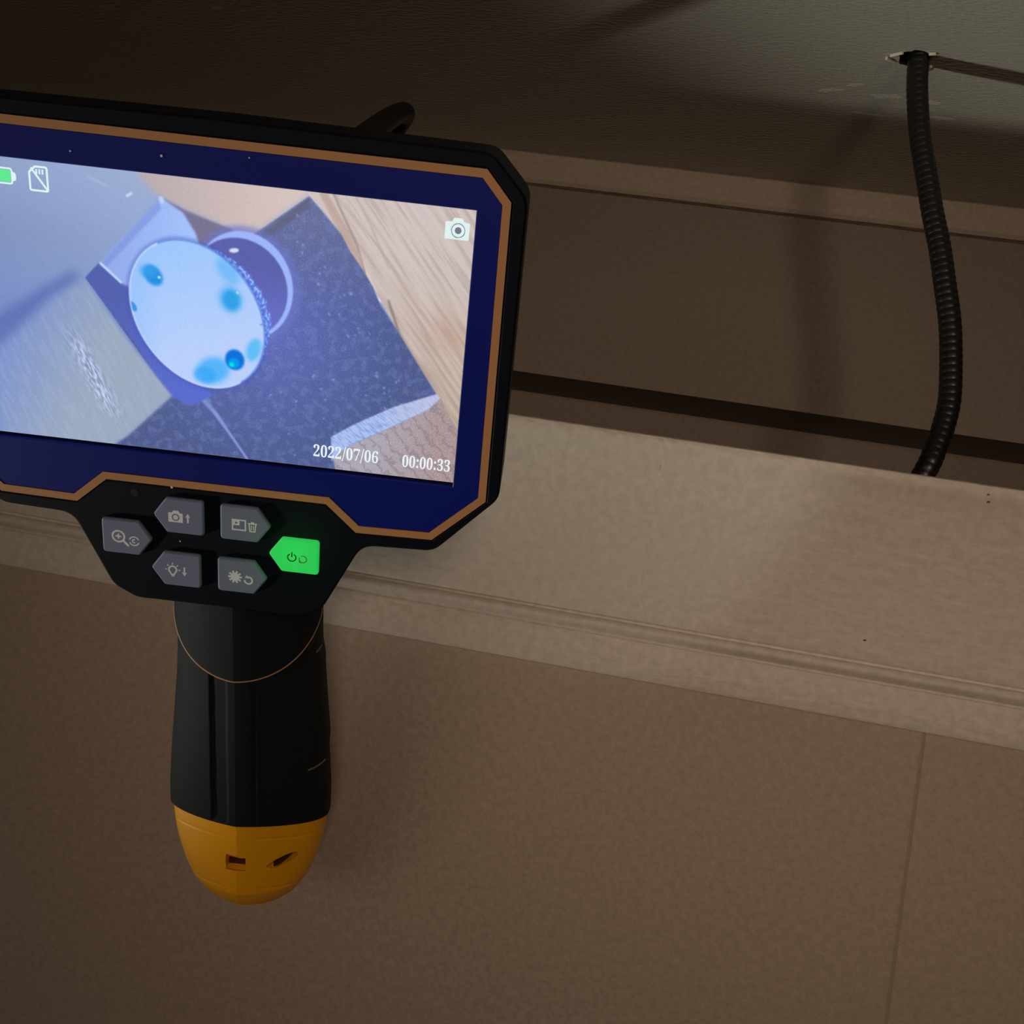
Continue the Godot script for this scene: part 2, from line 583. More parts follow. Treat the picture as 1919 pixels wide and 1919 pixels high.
func make_device() -> void:
	fill_widths()
	var root := Node3D.new()
	root.name = "inspection_camera"
	var b := Basis(Vector3(0.99007233, 0.06057879, -0.12683452), Vector3(0.01071641, 0.86719978, 0.49784506), Vector3(0.14014972, -0.49426183, 0.85794132)).orthonormalized()
	root.transform = Transform3D(b, CAM + Vector3(-0.10203498, 0.05160553, -0.21194532) - b * (HB * 0.001))
	add_child(root)
	tag(root, "black hand-held inspection camera with glowing blue screen, gold stripe and yellow handle end", "inspection camera")

	var black := mat(Color(0.028, 0.055, 0.11), 0.5)
	black.metallic_specular = 0.3
	var pad_black := mat(Color(0.06, 0.07, 0.115), 0.55)
	var glare_blue := mat(Color(0.015, 0.10, 0.53), 0.4)  # dark bezel; blue glare from the screen is put into its colour
	var gold := mat(Color(0.74, 0.55, 0.38), 0.5)
	var rubber := mat(Color(0.095, 0.125, 0.14), 0.75)
	rubber.metallic_specular = 0.3
	var yellow := mat(Color(1.0, 0.72, 0.03), 0.5)
	var grey := mat(Color(0.45, 0.50, 0.64), 0.7)
	var print_m := mat(Color(0.90, 0.93, 1.0), 0.7)

	# outline of the whole front, right half first, then mirrored
	var rt := v2s([0, 43.6, 58.2, 43.0, 66.4, 34.6, 67.0, -33.6, 52.6, -49.2, 35.2, -49.9, 26.2, -68.4, 20.5, -71.4])
	var outline := rt.duplicate()
	for i in range(rt.size() - 1, 0, -1): outline.append(Vector2(-rt[i].x, rt[i].y))
	outline = round_poly(outline, 5.5, 6)
	var line_r := v2s([57.0, 38.8, 62.1, 33.2, 63.0, -34.3, 51.6, -45.2, 34.0, -45.6, 26.6, -39.0])
	var loop := PackedVector2Array()
	for q in line_r: loop.append(q)
	for i in range(line_r.size() - 1, -1, -1): loop.append(Vector2(-line_r[i].x, line_r[i].y))
	var inner: PackedVector2Array = Geometry2D.offset_polygon(ccw(loop.duplicate()), -0.9, Geometry2D.JOIN_MITER)[0]
	var outer: PackedVector2Array = Geometry2D.offset_polygon(ccw(loop.duplicate()), 0.9, Geometry2D.JOIN_MITER)[0]
	var scr := v2s([-55.9, -31.9, 55.9, -31.9, 55.9, 31.2, -55.9, 31.2])

	var st := st_new()
	plate(st, outline, -19.0, -1.6)
	plate_hole(st, outline, outer, -1.6, 0.1, 0.5)
	# a thicker rear shell and the nose that the probe leaves by
	var rear := PackedVector2Array()
	for q in outline: rear.append(Vector2(q.x * 0.9, (q.y + 5.0) * 0.88 - 5.0))
	var rs := st_new()
	plate(rs, rear, -3.0, 5.0, 2.5)
	for s in [[st, black]]: part("housing", s[0], s[1], root)
	var shell := part("rear_shell", rs, black, root)
	shell.rotation.y = PI
	shell.position.z = (HB.z - 19.0) * 0.001
	var nose := st_new()
	tube(nose, PackedVector3Array([Vector3(14.9, 39.7 - 9, -19), Vector3(14.9, 39.7 - 9, -30), Vector3(14.9, 39.7 - 9, -34), Vector3(14.9, 39.7 - 9, -35)]), func(i): return [8.0, 7.4, 6.2, 3.0][i], 24)
	part("probe_nose", nose, black, root)

	var bz := st_new()
	plate_hole(bz, inner, scr, -1.6, 0.0, 0.16)
	tag(part("bezel", bz, glare_blue, root), "dark bezel round the screen with the blue glare put into its colour")
	var gs := st_new()
	plate_hole(gs, outer, inner, -1.6, 0.12)
	tag(part("accent_stripe", gs, gold, root), "angular gold line round the bezel")

	make_screen(root)
	make_buttons(root, grey, print_m)

	# microphone hole and two specks of dust
	var mic := st_new()
	tube(mic, PackedVector3Array([Vector3(-19.6, -42.6, 0.09), Vector3(-19.6, -42.6, 0.14)]), func(i): return [1.0, 0.95][i], 18)
	plate(mic, disc(Vector2(-19.6, -42.6), 0.95), 0.0, 0.12)
	part("microphone_hole", mic, mat(Color(0.01, 0.01, 0.015), 0.8), root)
	for c in [[-10.6, -40.1, 0.3], [-10.4, 35.0, 0.28], [-29.6, 33.9, 0.2], [-9.0, -54.2, 0.18], [8.0, 36.6, 0.16]]:
		var d := st_new()
		plate(d, disc(Vector2(c[0], c[1]), c[2], 7), 0.0, 0.16)
		part("dust_speck", d, print_m, root)

	# handle: grip with two lengthwise grooves, parted along the middle
	var grip := st_new()
	for s in [-1.0, 1.0]:
		var f := func(u: float, v: float) -> Vector3:
			var deg: float = s * 180.0 * pow(u, 1.25)
			var y: float = lerpf(-62.0, seam_y(deg) - 0.5, v)
			var p := skin(deg, y, 0.9)
			if p.z > -26.0 and y > seam_y(deg) + 0.0:
				var g := 0.0
				if p.x > -7.6 and p.x < -2.2: g = 0.9 * smoothstep(-7.6, -7.0, p.x) * (1.0 - smoothstep(-2.7, -2.2, p.x))
				if p.x > 4.6 and p.x < 5.9: g = 0.5 * smoothstep(4.6, 5.1, p.x) * (1.0 - smoothstep(5.3, 5.9, p.x))
				p.z -= g
			return p
		patch(grip, f, 150, 40, Vector3(0, -110, -30), Vector3(0, 1, 0))
		# the end face of the rubber, a step down to the yellow cap
		var step := func(u: float, v: float) -> Vector3:
			var deg: float = s * 180.0 * u
			return skin(deg, seam_y(deg) - 0.5, 0.9 - 1.2 * v)
		patch(grip, step, 90, 1, Vector3(0, -110, -30))
	tag(part("grip", grip, rubber, root), "dark grey rubber grip with lengthwise grooves")

	# neck: a smooth collar that ends in a round tongue over the grip
	var neck := st_new()
	var edge := PackedVector3Array()
	for s in [-1.0, 1.0]:
		var f := func(u: float, v: float) -> Vector3:
			var deg: float = s * 84.0 * u
			return skin(deg, lerpf(-60.0, tongue(deg), v), 1.9)
		patch(neck, f, 48, 30, Vector3(0, -80, -30), Vector3(0, 1, 0))
		var lip := func(u: float, v: float) -> Vector3:
			var deg: float = s * 84.0 * u
			return skin(deg, tongue(deg), 1.9 - 1.2 * v)
		patch(neck, lip, 48, 1, Vector3(0, -80, -30))
	for k in 81:
		var deg: float = -84.0 + 168.0 * k / 80.0
		edge.append(skin(deg, tongue(deg) - 0.15, 1.75))
	part("neck", neck, rubber, root)
	var rim := st_new()
	tube(rim, edge, func(_i): return 0.27, 8)
	tag(part("neck_trim", rim, gold, root), "thin gold line along the neck's round edge")

	# cover on the grip's right side, with a strap hole above it
	var cover := st_new()
	var cf := func(u: float, v: float) -> Vector3:
		var deg: float = lerpf(50.0, 112.0, u)
		var y: float = lerpf(-98.2 - 6.0 * pow(1.0 - u, 3.0), -134.8, v)
		return skin(deg, y, 0.9 + 0.6 * minf(1.0, 8.0 * minf(minf(u, 1.0 - u), minf(v, 1.0 - v))))
	patch(cover, cf, 40, 40, Vector3(0, -105, -30), Vector3(0, 1, 0))
	part("side_cover", cover, rubber, root)
	for yy in [-135.6, -97.6]:
		var latch := st_new()
		var lp := PackedVector3Array()
		for k in 9: lp.append(skin((54.0 if yy < -120.0 else 74.0) + (26.0 if yy < -120.0 else 14.0) * k / 8.0, yy, 1.0))
		tube(latch, lp, func(_i): return 0.24, 8)
		part("latch_bar", latch, mat(Color(0.46, 0.45, 0.45), 0.5), root)
	var hole := st_new()
	var hc := skin(62.0, -92.5, 0.9)
	var hn := Vector3(hc.x, 0, hc.z + 30.0).normalized()
	tube(hole, PackedVector3Array([hc - hn * 2.0, hc + hn * 0.5, hc + hn * 0.5, hc - hn * 1.5]), func(i): return [2.4, 2.4, 1.7, 1.6][i], 20)
	part("strap_ring", hole, mat(Color(0.02, 0.02, 0.025), 0.7), root)

	# yellow end cap with a square recess and a slot sunk into it
	var cap := st_new()
	for s in [-1.0, 1.0]:
		var f := func(u: float, v: float) -> Vector3:
			var deg: float = s * 180.0 * pow(u, 1.6)
			var y: float = lerpf(seam_y(deg) + 1.0, -194.5, 1.0 - pow(1.0 - v, 1.35))
			var g := 0.0
			for r in [seam_y(deg) - 6.0, seam_y(deg) - 25.5]: g += 0.16 * exp(-pow((y - r) / 0.45, 2.0))
			var p := skin(deg, y, -g * clampf((absf(deg) - 4.0) / 12.0, 0.25, 1.0))
			if p.z > -30.0:
				var e := minf(2.9 - absf(p.x + 0.4), 2.8 - absf(p.y + 168.0))
				p.z -= smoothstep(-0.08, 0.12, e) * lerpf(2.0, 3.6, smoothstep(-167.5, -167.8, p.y))
				var q := Vector2(p.x - 12.8, p.y + 168.4).rotated(-0.42)
				var w := 1.0 - pow(q.x / 4.6, 2.0) - pow((q.y - 0.2) / 1.5, 2.0)
				p.z -= smoothstep(-0.1, 0.35, w) * 4.0 * smoothstep(2.2, -0.2, q.y - q.x * 0.18)
			return p
		patch(cap, f, 300, 280, Vector3(0, -165, -30))
		var lid := func(u: float, v: float) -> Vector3:
			var deg: float = s * 180.0 * u
			return skin(deg, seam_y(deg) + 1.0).lerp(Vector3(0, -156, -30), v)
		patch(cap, lid, 60, 1, Vector3(0, -175, -30))
	var dark := mat(Color(0.26, 0.14, 0.04), 0.85)  # dark plates that stand for the shade inside the recess and the slot
	var sock := st_new()
	plate(sock, v2s([-2.9, -1.3, 2.9, -1.3, 2.9, 0.55, -2.9, 0.55]), -2.0, 0.0)
	part("recess_shade_plate", sock, dark, root).position = (HB + Vector3(-0.4, -169.6, -17.0)) * 0.001
	var wedge := st_new()
	plate(wedge, round_poly(v2s([-3.6, -0.9, -2.8, -1.3, 0.4, -0.7, 3.6, 0.6, 3.4, 0.8, 0.0, 0.45]), 0.3, 3), -2.0, 0.0)
	var we := part("slot_shade_plate", wedge, dark, root)
	we.position = (HB + Vector3(12.8, -168.5, -18.3)) * 0.001
	we.rotation = Vector3(0, 0.42, 0.42)
	tag(part("end_cap", cap, yellow, root), "yellow plastic end cap with a square recess and a slot")

func tongue(deg: float) -> float:
	var x := skin(deg, -90.0).x / 19.0
	return -84.0 - 17.6 * sqrt(maxf(0.0, 1.0 - x * x))

func make_buttons(root: Node3D, grey: Material, print_m: Material) -> void:
	var pent := v2s([-6.1, 4.55, 2.9, 4.55, 6.1, 0.0, 2.9, -4.55, -6.1, -4.55])
	var green := mat(Color(0.10, 0.50, 0.18), 0.5)
	green.emission_enabled = true
	green.emission = Color(0.16, 0.77, 0.33)
	green.emission_energy_multiplier = 0.82
	var glow := OmniLight3D.new()
	glow.name = "button_glow"
	glow.light_color = Color(0.1, 1.0, 0.3)
	glow.light_energy = 0.00006
	glow.light_size = 0.004
	glow.omni_range = 1.0
	glow.omni_attenuation = 2.0
	glow.shadow_enabled = true
	var spots := [[-21.6, -54.3, 1.0, "search"], [-8.9, -47.1, -1.0, "photo"], [7.3, -47.2, 1.0, "gallery"], [19.0, -54.2, -1.0, "power"], [-9.9, -61.6, -1.0, "lamp"], [6.5, -61.5, 1.0, "gear"]]
	for s in spots:
		var st := st_new()
		var p := PackedVector2Array()
		for q in pent: p.append(Vector2(q.x * s[2], q.y))
		p = round_poly(p, 0.9, 4)
		plate(st, p, -0.2, 1.0, 0.35)
		var o := part("button", st, green if s[3] == "power" else grey, root)
		o.position = (HB + Vector3(s[0], s[1], 0.1)) * 0.001
		if s[3] == "power":
			tag(o, "green glowing power button")
			o.add_child(glow)
			glow.position = Vector3(0, 0, 2.2)
		var ic := st_new()
		icon(ic, s[3])
		var m: Material = print_m
		if s[3] == "power": m = mat(Color(0.02, 0.12, 0.04), 0.7)
		var io := obj("symbol", ic, m, o)
		io.position = Vector3(0.2 if s[2] < 0.0 else -0.6, -0.3, 1.0)
		if s[3] == "power":
			var f2 := st_new()
			band(f2, arc(Vector2(2.1, -0.3), 0.9, 150, 480, 20), 0.28, 0.0)
			plate(f2, v2s([1.1, -1.2, 1.9, -1.5, 1.2, -0.5]), 0.0, 0.02)
			var fo := obj("symbol", f2, mat(Color(0.45, 0.52, 0.42), 0.7), o)
			fo.position = Vector3(0.2, -0.3, 1.0)

func icon(st: SurfaceTool, kind: String) -> void:
	match kind:
		"search":
			band(st, disc(Vector2(-1.5, 0.4), 1.45, 28), 0.45, 0.0, true)
			band(st, v2s([-2.2, 0.4, -0.8, 0.4]), 0.4, 0.0)
			band(st, v2s([-1.5, -0.3, -1.5, 0.2]), 0.4, 0.0)
			band(st, v2s([-1.5, 0.6, -1.5, 1.1]), 0.4, 0.0)
			band(st, v2s([-0.4, -0.6, 0.9, -2.0]), 0.55, 0.0)
			band(st, arc(Vector2(2.3, -0.5), 0.42, 60, 300, 14), 0.3, 0.0)
			band(st, arc(Vector2(2.3, -0.5), 1.15, 20, 165, 18), 0.32, 0.0)
			band(st, arc(Vector2(2.3, -0.5), 1.15, 200, 345, 18), 0.32, 0.0)
		"photo":
			var body := v2s([-2.6, 1.15, -1.7, 1.2, -1.35, 1.8, -0.15, 1.8, 0.2, 1.2, 0.9, 1.15, 0.9, -1.3, -2.6, -1.3])
			plate_at(st, body, Vector2(-0.85, 0.0), disc(Vector2.ZERO, 0.95, 24))
			plate(st, disc(Vector2(-0.85, 0.0), 0.62, 20), 0.0, 0.02)
			band(st, v2s([2.1, -1.2, 2.1, 0.4]), 0.42, 0.0)
			plate(st, v2s([1.5, 0.25, 2.7, 0.25, 2.1, 1.3]), 0.0, 0.02)
		"gallery":
			band(st, v2s([-2.5, 1.3, 0.6, 1.3, 0.6, -1.3, -2.5, -1.3]), 0.36, 0.0, true)
			plate_at(st, v2s([-2.4, 1.2, -0.8, 1.2, -0.8, -0.1, -2.4, -0.1]), Vector2(-1.55, 0.55), v2s([-0.3, 0.4, 0.4, 0.0, -0.3, -0.4]))
			band(st, v2s([1.5, 0.45, 1.7, -1.4, 2.9, -1.4, 3.1, 0.45]), 0.3, 0.0, false)
			band(st, v2s([1.2, 0.65, 3.4, 0.65]), 0.32, 0.0)
			band(st, v2s([1.9, 0.95, 2.7, 0.95]), 0.34, 0.0)
			for x in [2.05, 2.55]: band(st, v2s([x, 0.2, x, -1.0]), 0.22, 0.0)
		"power":
			band(st, arc(Vector2(-0.6, -0.1), 1.0, 120, 420, 26), 0.3, 0.0)
			band(st, v2s([-0.6, 0.0, -0.6, 1.35]), 0.32, 0.0)
		"lamp":
			band(st, arc(Vector2(-1.0, 0.2), 0.95, -50, 230, 24), 0.42, 0.0)
			band(st, v2s([-1.6, -0.5, -1.4, -1.1, -0.6, -1.1, -0.4, -0.5]), 0.36, 0.0)
			band(st, v2s([-1.35, -1.5, -0.65, -1.5]), 0.36, 0.0)
			for d in [0, 45, 90, 135, 180]: band(st, arc(Vector2(-1.0, 0.2), 1.0, d, d, 1) if false else PackedVector2Array([Vector2(-1.0, 0.2) + Vector2.from_angle(deg_to_rad(d)) * 1.4, Vector2(-1.0, 0.2) + Vector2.from_angle(deg_to_rad(d)) * 1.9]), 0.28, 0.0)
			band(st, v2s([1.9, 1.2, 1.9, -0.4]), 0.42, 0.0)
			plate(st, v2s([1.3, -0.25, 2.5, -0.25, 1.9, -1.3]), 0.0, 0.02)
		"gear":
			plate(st, disc(Vector2(-1.2, 0.1), 1.15, 26), 0.0, 0.02)
			for k in 10: band(st, PackedVector2Array([Vector2(-1.2, 0.1) + Vector2.from_angle(TAU * k / 10.0) * 1.0, Vector2(-1.2, 0.1) + Vector2.from_angle(TAU * k / 10.0) * 1.7]), 0.5, 0.0)
			band(st, arc(Vector2(2.1, -0.5), 0.95, 130, -180, 24), 0.42, 0.0)
			plate(st, v2s([1.7, 1.0, 1.2, 0.1, 2.2, 0.0]), 0.0, 0.02)

# a printed shape with a hole of another shape
func plate_at(st: SurfaceTool, body: PackedVector2Array, at: Vector2, hole: PackedVector2Array) -> void:
	for s in [-1.0, 1.0]:
		var half := PackedVector2Array([Vector2(at.x, -50), Vector2(at.x + s * 50, -50), Vector2(at.x + s * 50, 50), Vector2(at.x, 50)])
		var h := PackedVector2Array()
		for q in hole: h.append(q + at)
		for a in Geometry2D.intersect_polygons(body, half):
			for b in Geometry2D.clip_polygons(a, h): plate(st, b, 0.0, 0.02)

# ------------------------------------------------------------------ the picture on the screen, painted in millimetres
const SW := 112.0
const SH := 62.4
const PPM := 9.0
var img_w := int(SW * PPM)
var img_h := int(SH * PPM)
var pix := PackedFloat32Array()
var nz := FastNoiseLite.new()

func noise(x: float, y: float) -> float:
	return nz.get_noise_2d(x, y)

# lays a colour on the inside of a polygon, its edge softened over "soft" millimetres; how(x, y) gives (colour, cover)
func lay(poly: PackedVector2Array, soft: float, how: Callable) -> void:
	var r := maxi(0, int(round(soft * PPM * 0.25)))
	var lo := Vector2(INF, INF)
	var hi := -lo
	for p in poly:
		lo = lo.min(p)
		hi = hi.max(p)
	var x0 := maxi(0, int((lo.x + SW / 2) * PPM) - 2 * r - 1)
	var x1 := mini(img_w - 1, int((hi.x + SW / 2) * PPM) + 2 * r + 1)
	var y0 := maxi(0, int((SH / 2 - hi.y) * PPM) - 2 * r - 1)
	var y1 := mini(img_h - 1, int((SH / 2 - lo.y) * PPM) + 2 * r + 1)
	var w := x1 - x0 + 1
	var h := y1 - y0 + 1
	if w <= 0 or h <= 0: return
	var mask := PackedFloat32Array()
	mask.resize(w * h)
	var n := poly.size()
	for j in h:
		for sub in 3:
			var y := SH / 2 - (j + y0 + (sub + 0.5) / 3.0) / PPM
			var cuts := PackedFloat32Array()
			var q := poly[n - 1]
			for p in poly:
				if (p.y > y) != (q.y > y): cuts.append(((q.x - p.x) * (y - p.y) / (q.y - p.y) + p.x + SW / 2) * PPM - x0)
				q = p
			cuts.sort()
			for k in range(0, cuts.size() - 1, 2):
				var a := clampf(cuts[k], 0.0, w)
				var b := clampf(cuts[k + 1], 0.0, w)
				for i in range(int(a), mini(w, int(b) + 1)):
					mask[j * w + i] += (minf(b, i + 1.0) - maxf(a, float(i))) / 3.0
	if r > 0:
		for pass_ in 2:
			mask = blurred(mask, w, h, r, 1, w)
			mask = blurred(mask, h, w, r, w, 1)
	for j in h:
		var y := SH / 2 - (j + y0 + 0.5) / PPM
		for i in w:
			var a := mask[j * w + i]
			if a <= 0.004: continue
			var c: Color = how.call((i + x0 + 0.5) / PPM - SW / 2, y)
			a = minf(a, 1.0) * c.a
			var o := ((j + y0) * img_w + i + x0) * 3
			pix[o] = lerpf(pix[o], c.r, a)
			pix[o + 1] = lerpf(pix[o + 1], c.g, a)
			pix[o + 2] = lerpf(pix[o + 2], c.b, a)

# a running mean over 2 r + 1 cells along one direction
func blurred(m: PackedFloat32Array, along: int, across: int, r: int, step: int, row: int) -> PackedFloat32Array:
	var out := PackedFloat32Array()
	out.resize(m.size())
	var k := 1.0 / (2 * r + 1)
	for j in across:
		var base := j * row
		var sum := m[base] * r
		for i in r: sum += m[base + mini(i, along - 1) * step]
		for i in along:
			sum += m[base + mini(i + r, along - 1) * step]
			out[base + i * step] = sum * k
			sum -= m[base + maxi(i - r, 0) * step]
	return out

func rgb(r: float, g: float, b: float, a: float = 1.0) -> Color:
	return Color(r / 255.0, g / 255.0, b / 255.0, a)

func lay_flat(a: Array, soft: float, c: Color) -> void:
	lay(v2s(a), soft, func(_x, _y): return c)

func ring_at(c: Vector2, rx: float, ry: float, turn: float, n: int = 28) -> PackedVector2Array:
	var out := PackedVector2Array()
	for k in n: out.append(c + Vector2(cos(TAU * k / n) * rx, sin(TAU * k / n) * ry).rotated(deg_to_rad(turn)))
	return out

func paint_screen() -> Image:
	nz.seed = 11
	nz.noise_type = FastNoiseLite.TYPE_SIMPLEX
	nz.frequency = 1.0
	nz.fractal_octaves = 2
	pix.resize(img_w * img_h * 3)
	# ground: pale grey-blue, out of focus
	lay(v2s([-60, -35, 60, -35, 60, 35, -60, 35]), 0.1, func(x: float, y: float) -> Color:
		var t := clampf((y + 20.0) / 50.0, 0.0, 1.0)
		var u := clampf((x + 56.0) / 40.0, 0.0, 1.0)
		var c := rgb(104, 128, 196).lerp(rgb(142, 160, 200), t).lerp(rgb(160, 178, 216), u * t * 0.8)
		var m := exp(-pow((y - 17.0 - x * 0.03) / 7.0, 2.0)) * (1.0 - u) * 0.25
		c = c.lerp(rgb(118, 130, 150), m)
		return c)
	# timber at the top and along the right
	lay(v2s([-19.5, 34, -13.5, 28.0, -10.9, 26.4, -5.8, 24.2, 3.9, 21.4, 8.5, 20.6, 20.4, 30.3, 27.1, 34]), 3.2, func(x: float, y: float) -> Color:
		var c := rgb(188, 172, 176).lerp(rgb(214, 196, 190), clampf((x + 14.0) / 30.0, 0.0, 1.0))
		return c)
	lay(v2s([20.2, 30.3, 22.8, 27.9, 27.5, 22.9, 29.3, 19.7, 32.4, 15.5, 34.9, 12.3, 40.7, 3.4, 42.7, 0.0, 50.6, -10.5, 57.6, -21.0, 61.5, -23.2, 58, 34, 20.4, 33.6]), 0.4, func(x: float, y: float) -> Color:
		var across := x * 0.80 + y * 0.60           # position across the grain
		var along := -x * 0.60 + y * 0.80
		var g := noise(across * 0.55 + along * 0.02, along * 0.035)
		var h := noise(across * 1.6, along * 0.06)
		var dark := clampf((22.0 - y) / 60.0, 0.0, 1.0)
		var c := rgb(206, 192, 190).lerp(rgb(174, 150, 126), dark)
		c = c.lerp(rgb(160, 140, 124), clampf(g * 0.55 - 0.05, 0.0, 0.3))
		c = c.lerp(rgb(218, 204, 196), clampf(-g * 0.6, 0.0, 0.35))
		c = c.lerp(rgb(146, 126, 120), clampf(h * 0.4 - 0.25, 0.0, 0.2))
		return c.lerp(rgb(196, 150, 128), clampf(0.35 - Vector2(x - 52.0, y - 4.0).length() * 0.06, 0.0, 0.35)))
	# split and long lines along the timber's edge
	lay_flat([22.0, 31.5, 24.0, 31.5, 28.5, 24.5, 31.5, 19.0, 33.5, 14.6, 31.6, 17.0, 29.3, 20.2, 26.5, 24.2], 0.3, rgb(190, 164, 152, 0.75))
	lay_flat([31.2, 19.4, 31.6, 19.6, 33.6, 15.2, 35.8, 11.4, 35.4, 11.6, 33.0, 15.6], 0.25, rgb(228, 214, 212, 0.9))
	lay_flat([33.9, 13.4, 35.6, 11.0, 37.0, 9.2, 36.2, 9.6, 34.6, 11.9], 0.25, rgb(240, 236, 246, 0.95))
	lay_flat([38.0, 10.0, 38.5, 10.2, 41.5, 2.6, 45.0, -3.2, 52.4, -14.6, 51.8, -14.4, 44.4, -3.4, 41.0, 2.2], 0.4, rgb(132, 118, 124, 0.75))
	lay_flat([40.5, 4.4, 42.6, 1.4, 50.6, -10.0, 55.4, -18.4, 54.0, -17.8, 49.0, -9.8, 42.0, 0.6], 0.7, rgb(164, 148, 150, 0.6))
	lay_flat([25.0, 31.6, 25.4, 31.8, 31.0, 21.6, 33.2, 15.4, 32.7, 15.4, 30.6, 21.0], 0.3, rgb(160, 138, 132, 0.7))
	lay_flat([29.8, 31.4, 30.3, 31.4, 33.6, 26.2, 38.4, 16.8, 37.9, 16.8, 33.2, 25.8], 0.4, rgb(178, 166, 168, 0.6))
	# slate-blue board under everything
	lay(v2s([-0.1, 19.8, 8.5, 20.8, 20.4, 30.1, 22.8, 27.7, 27.5, 22.9, 29.6, 19.5, 32.4, 16.0, 34.9, 12.3, 36.5, 8.9, 40.7, 3.4, 50.6, -10.5, 40.5, -14.6, 26.7, -23.2, 27.5, -30.0, 30.9, -37.8, -29.0, -35.6, -21.0, -28.6, -10.6, -17.8, -28.7, 7.4, -25.5, 11.0]), 0.3, func(x: float, y: float) -> Color:
		var near := clampf(1.0 - Vector2(x - 9.0, y - 2.0).length() / 34.0, 0.0, 1.0)
		var c := rgb(80, 93, 142).lerp(rgb(102, 113, 194), near)
		c = c.lerp(rgb(112, 118, 156), clampf((y - 6.0) / 26.0, 0.0, 0.75))
		var n := noise(x * 0.30 + 40.0, y * 0.30)
		c = c.lerp(rgb(124, 138, 196), clampf(n * 0.5, 0.0, 0.3))
		var fine := noise(x * 1.7, y * 2.2 + 80.0)
		c = c.lerp(rgb(160, 175, 228), clampf(fine * 1.1 - 0.55, 0.0, 0.5))
		c = c.lerp(rgb(66, 80, 138), clampf(-fine * 0.5 - 0.1, 0.0, 0.25))
		return c)
	lay_flat([9.0, 20.3, 20.3, 29.7, 20.7, 27.8, 10.5, 19.6], 0.8, rgb(96, 96, 116, 0.6))
	for k in 34:                                       # paint flecks in two lines
		var t := k / 34.0
		var a := Vector2(22.0, 26.0).lerp(Vector2(50.0, -14.0), t) + Vector2(noise(k * 7.1, 3.0), noise(k * 5.3, 9.0)) * 5.0 - Vector2(4.5, 3.0)
		lay(ring_at(a, 0.12 + 0.22 * absf(noise(k * 3.7, 1.0)), 0.5 * absf(noise(k * 2.1, 5.0)) + 0.12, 35.0, 8), 0.3, func(_x, _y): return rgb(164, 180, 232, 0.6))
	for k in 22:
		var a := Vector2(10.0 + 26.0 * absf(noise(k * 9.7, 30.0)) * 1.8, -6.0 - 26.0 * absf(noise(k * 4.9, 60.0)) * 1.7)
		lay(ring_at(a, 0.3, 0.18, 20.0, 8), 0.25, func(_x, _y): return rgb(150, 172, 234, 0.8))
	lay_flat([-5.8, -15.0, -5.0, -15.0, 0.2, -20.5, 4.0, -26.2, 8.0, -31.9, 7.3, -31.9, 3.3, -26.2, -1.3, -20.2], 0.3, rgb(140, 160, 226, 0.85))
	lay_flat([-5.4, -14.6, -1.5, -17.2, -0.5, -20.6, -2.6, -19.2], 1.0, rgb(118, 142, 206, 0.7))
	# dusk-blue strip beside the disc, the pale blue block behind it and its grey corner
	lay(v2s([-28.7, 7.4, -25.4, 10.8, -17.0, 4.0, -9.1, -9.7, -0.7, -16.3, -5.7, -19.5, -10.6, -17.8, -19.8, -4.2]), 0.6, func(x: float, y: float) -> Color: return rgb(84, 98, 176).lerp(rgb(92, 108, 206), clampf((4.0 - y) / 20.0, 0.0, 1.0)))
	lay_flat([-11.1, 26.3, -5.8, 24.2, 3.9, 21.4, 4.4, 18.5, -1.1, 16.6, -4.5, 18.7, -6.4, 21.6], 0.8, rgb(122, 116, 148))
	lay(v2s([-11.3, 26.4, -25.4, 10.8, -20.7, 7.1, -14.6, 4.3, -2.5, 15.3, -4.0, 19.7, -6.6, 23.7]), 0.7, func(x: float, y: float) -> Color:
		return rgb(150, 172, 238).lerp(rgb(164, 194, 252), clampf((x + 22.0) / 16.0, 0.0, 1.0)))
	lay_flat([-11.9, 25.9, -25.3, 10.6, -24.1, 10.0, -11.3, 24.0], 0.8, rgb(120, 142, 216, 0.55))
	lay_flat([-25.5, 10.9, -25.1, 11.3, -20.5, 7.3, -20.8, 6.9], 0.25, rgb(196, 218, 255))
	lay(ring_at(Vector2(-11.2, 25.9), 0.5, 0.8, 20.0, 12), 0.5, func(_x, _y): return rgb(196, 210, 250))
	# block at the lower left, bluish to grey, with a scraped streak
	lay(v2s([-36.1, 3.3, -29.9, 7.3, -28.8, 6.5, -19.9, -6.0, -10.3, -17.7, -21.0, -28.6, -26.3, -32.6, -60, -35.2, -60, -12.8]), 1.2, func(x: float, y: float) -> Color:
		var t := clampf((x * 0.75 - y * 0.35 + 42.0) / 26.0, 0.0, 1.0)
		var c := rgb(112, 138, 212).lerp(rgb(156, 170, 192), t)
		c = c.lerp(rgb(92, 118, 204), clampf((-50.0 - x) / 10.0, 0.0, 0.6))
		var s := exp(-pow((x * 0.88 + y * 0.40 + 30.8) / 1.9, 2.0)) * clampf((-3.0 - y) / 8.0, 0.0, 1.0) * clampf((y + 26.0) / 6.0, 0.0, 1.0)
		var r := noise((x * 0.9 + y * 0.42) * 1.5, (y * 0.9 - x * 0.42) * 0.32)
		c = c.lerp(rgb(204, 214, 252), clampf(s * (0.25 + r * 1.3), 0.0, 0.95))
		c = c.lerp(rgb(100, 114, 176), clampf(s * (-r * 0.9 - 0.1), 0.0, 0.5))
		return c.lerp(rgb(182, 196, 226), clampf(noise(x * 0.5 + y * 0.23, y * 0.10) * 0.3, 0.0, 0.14)))
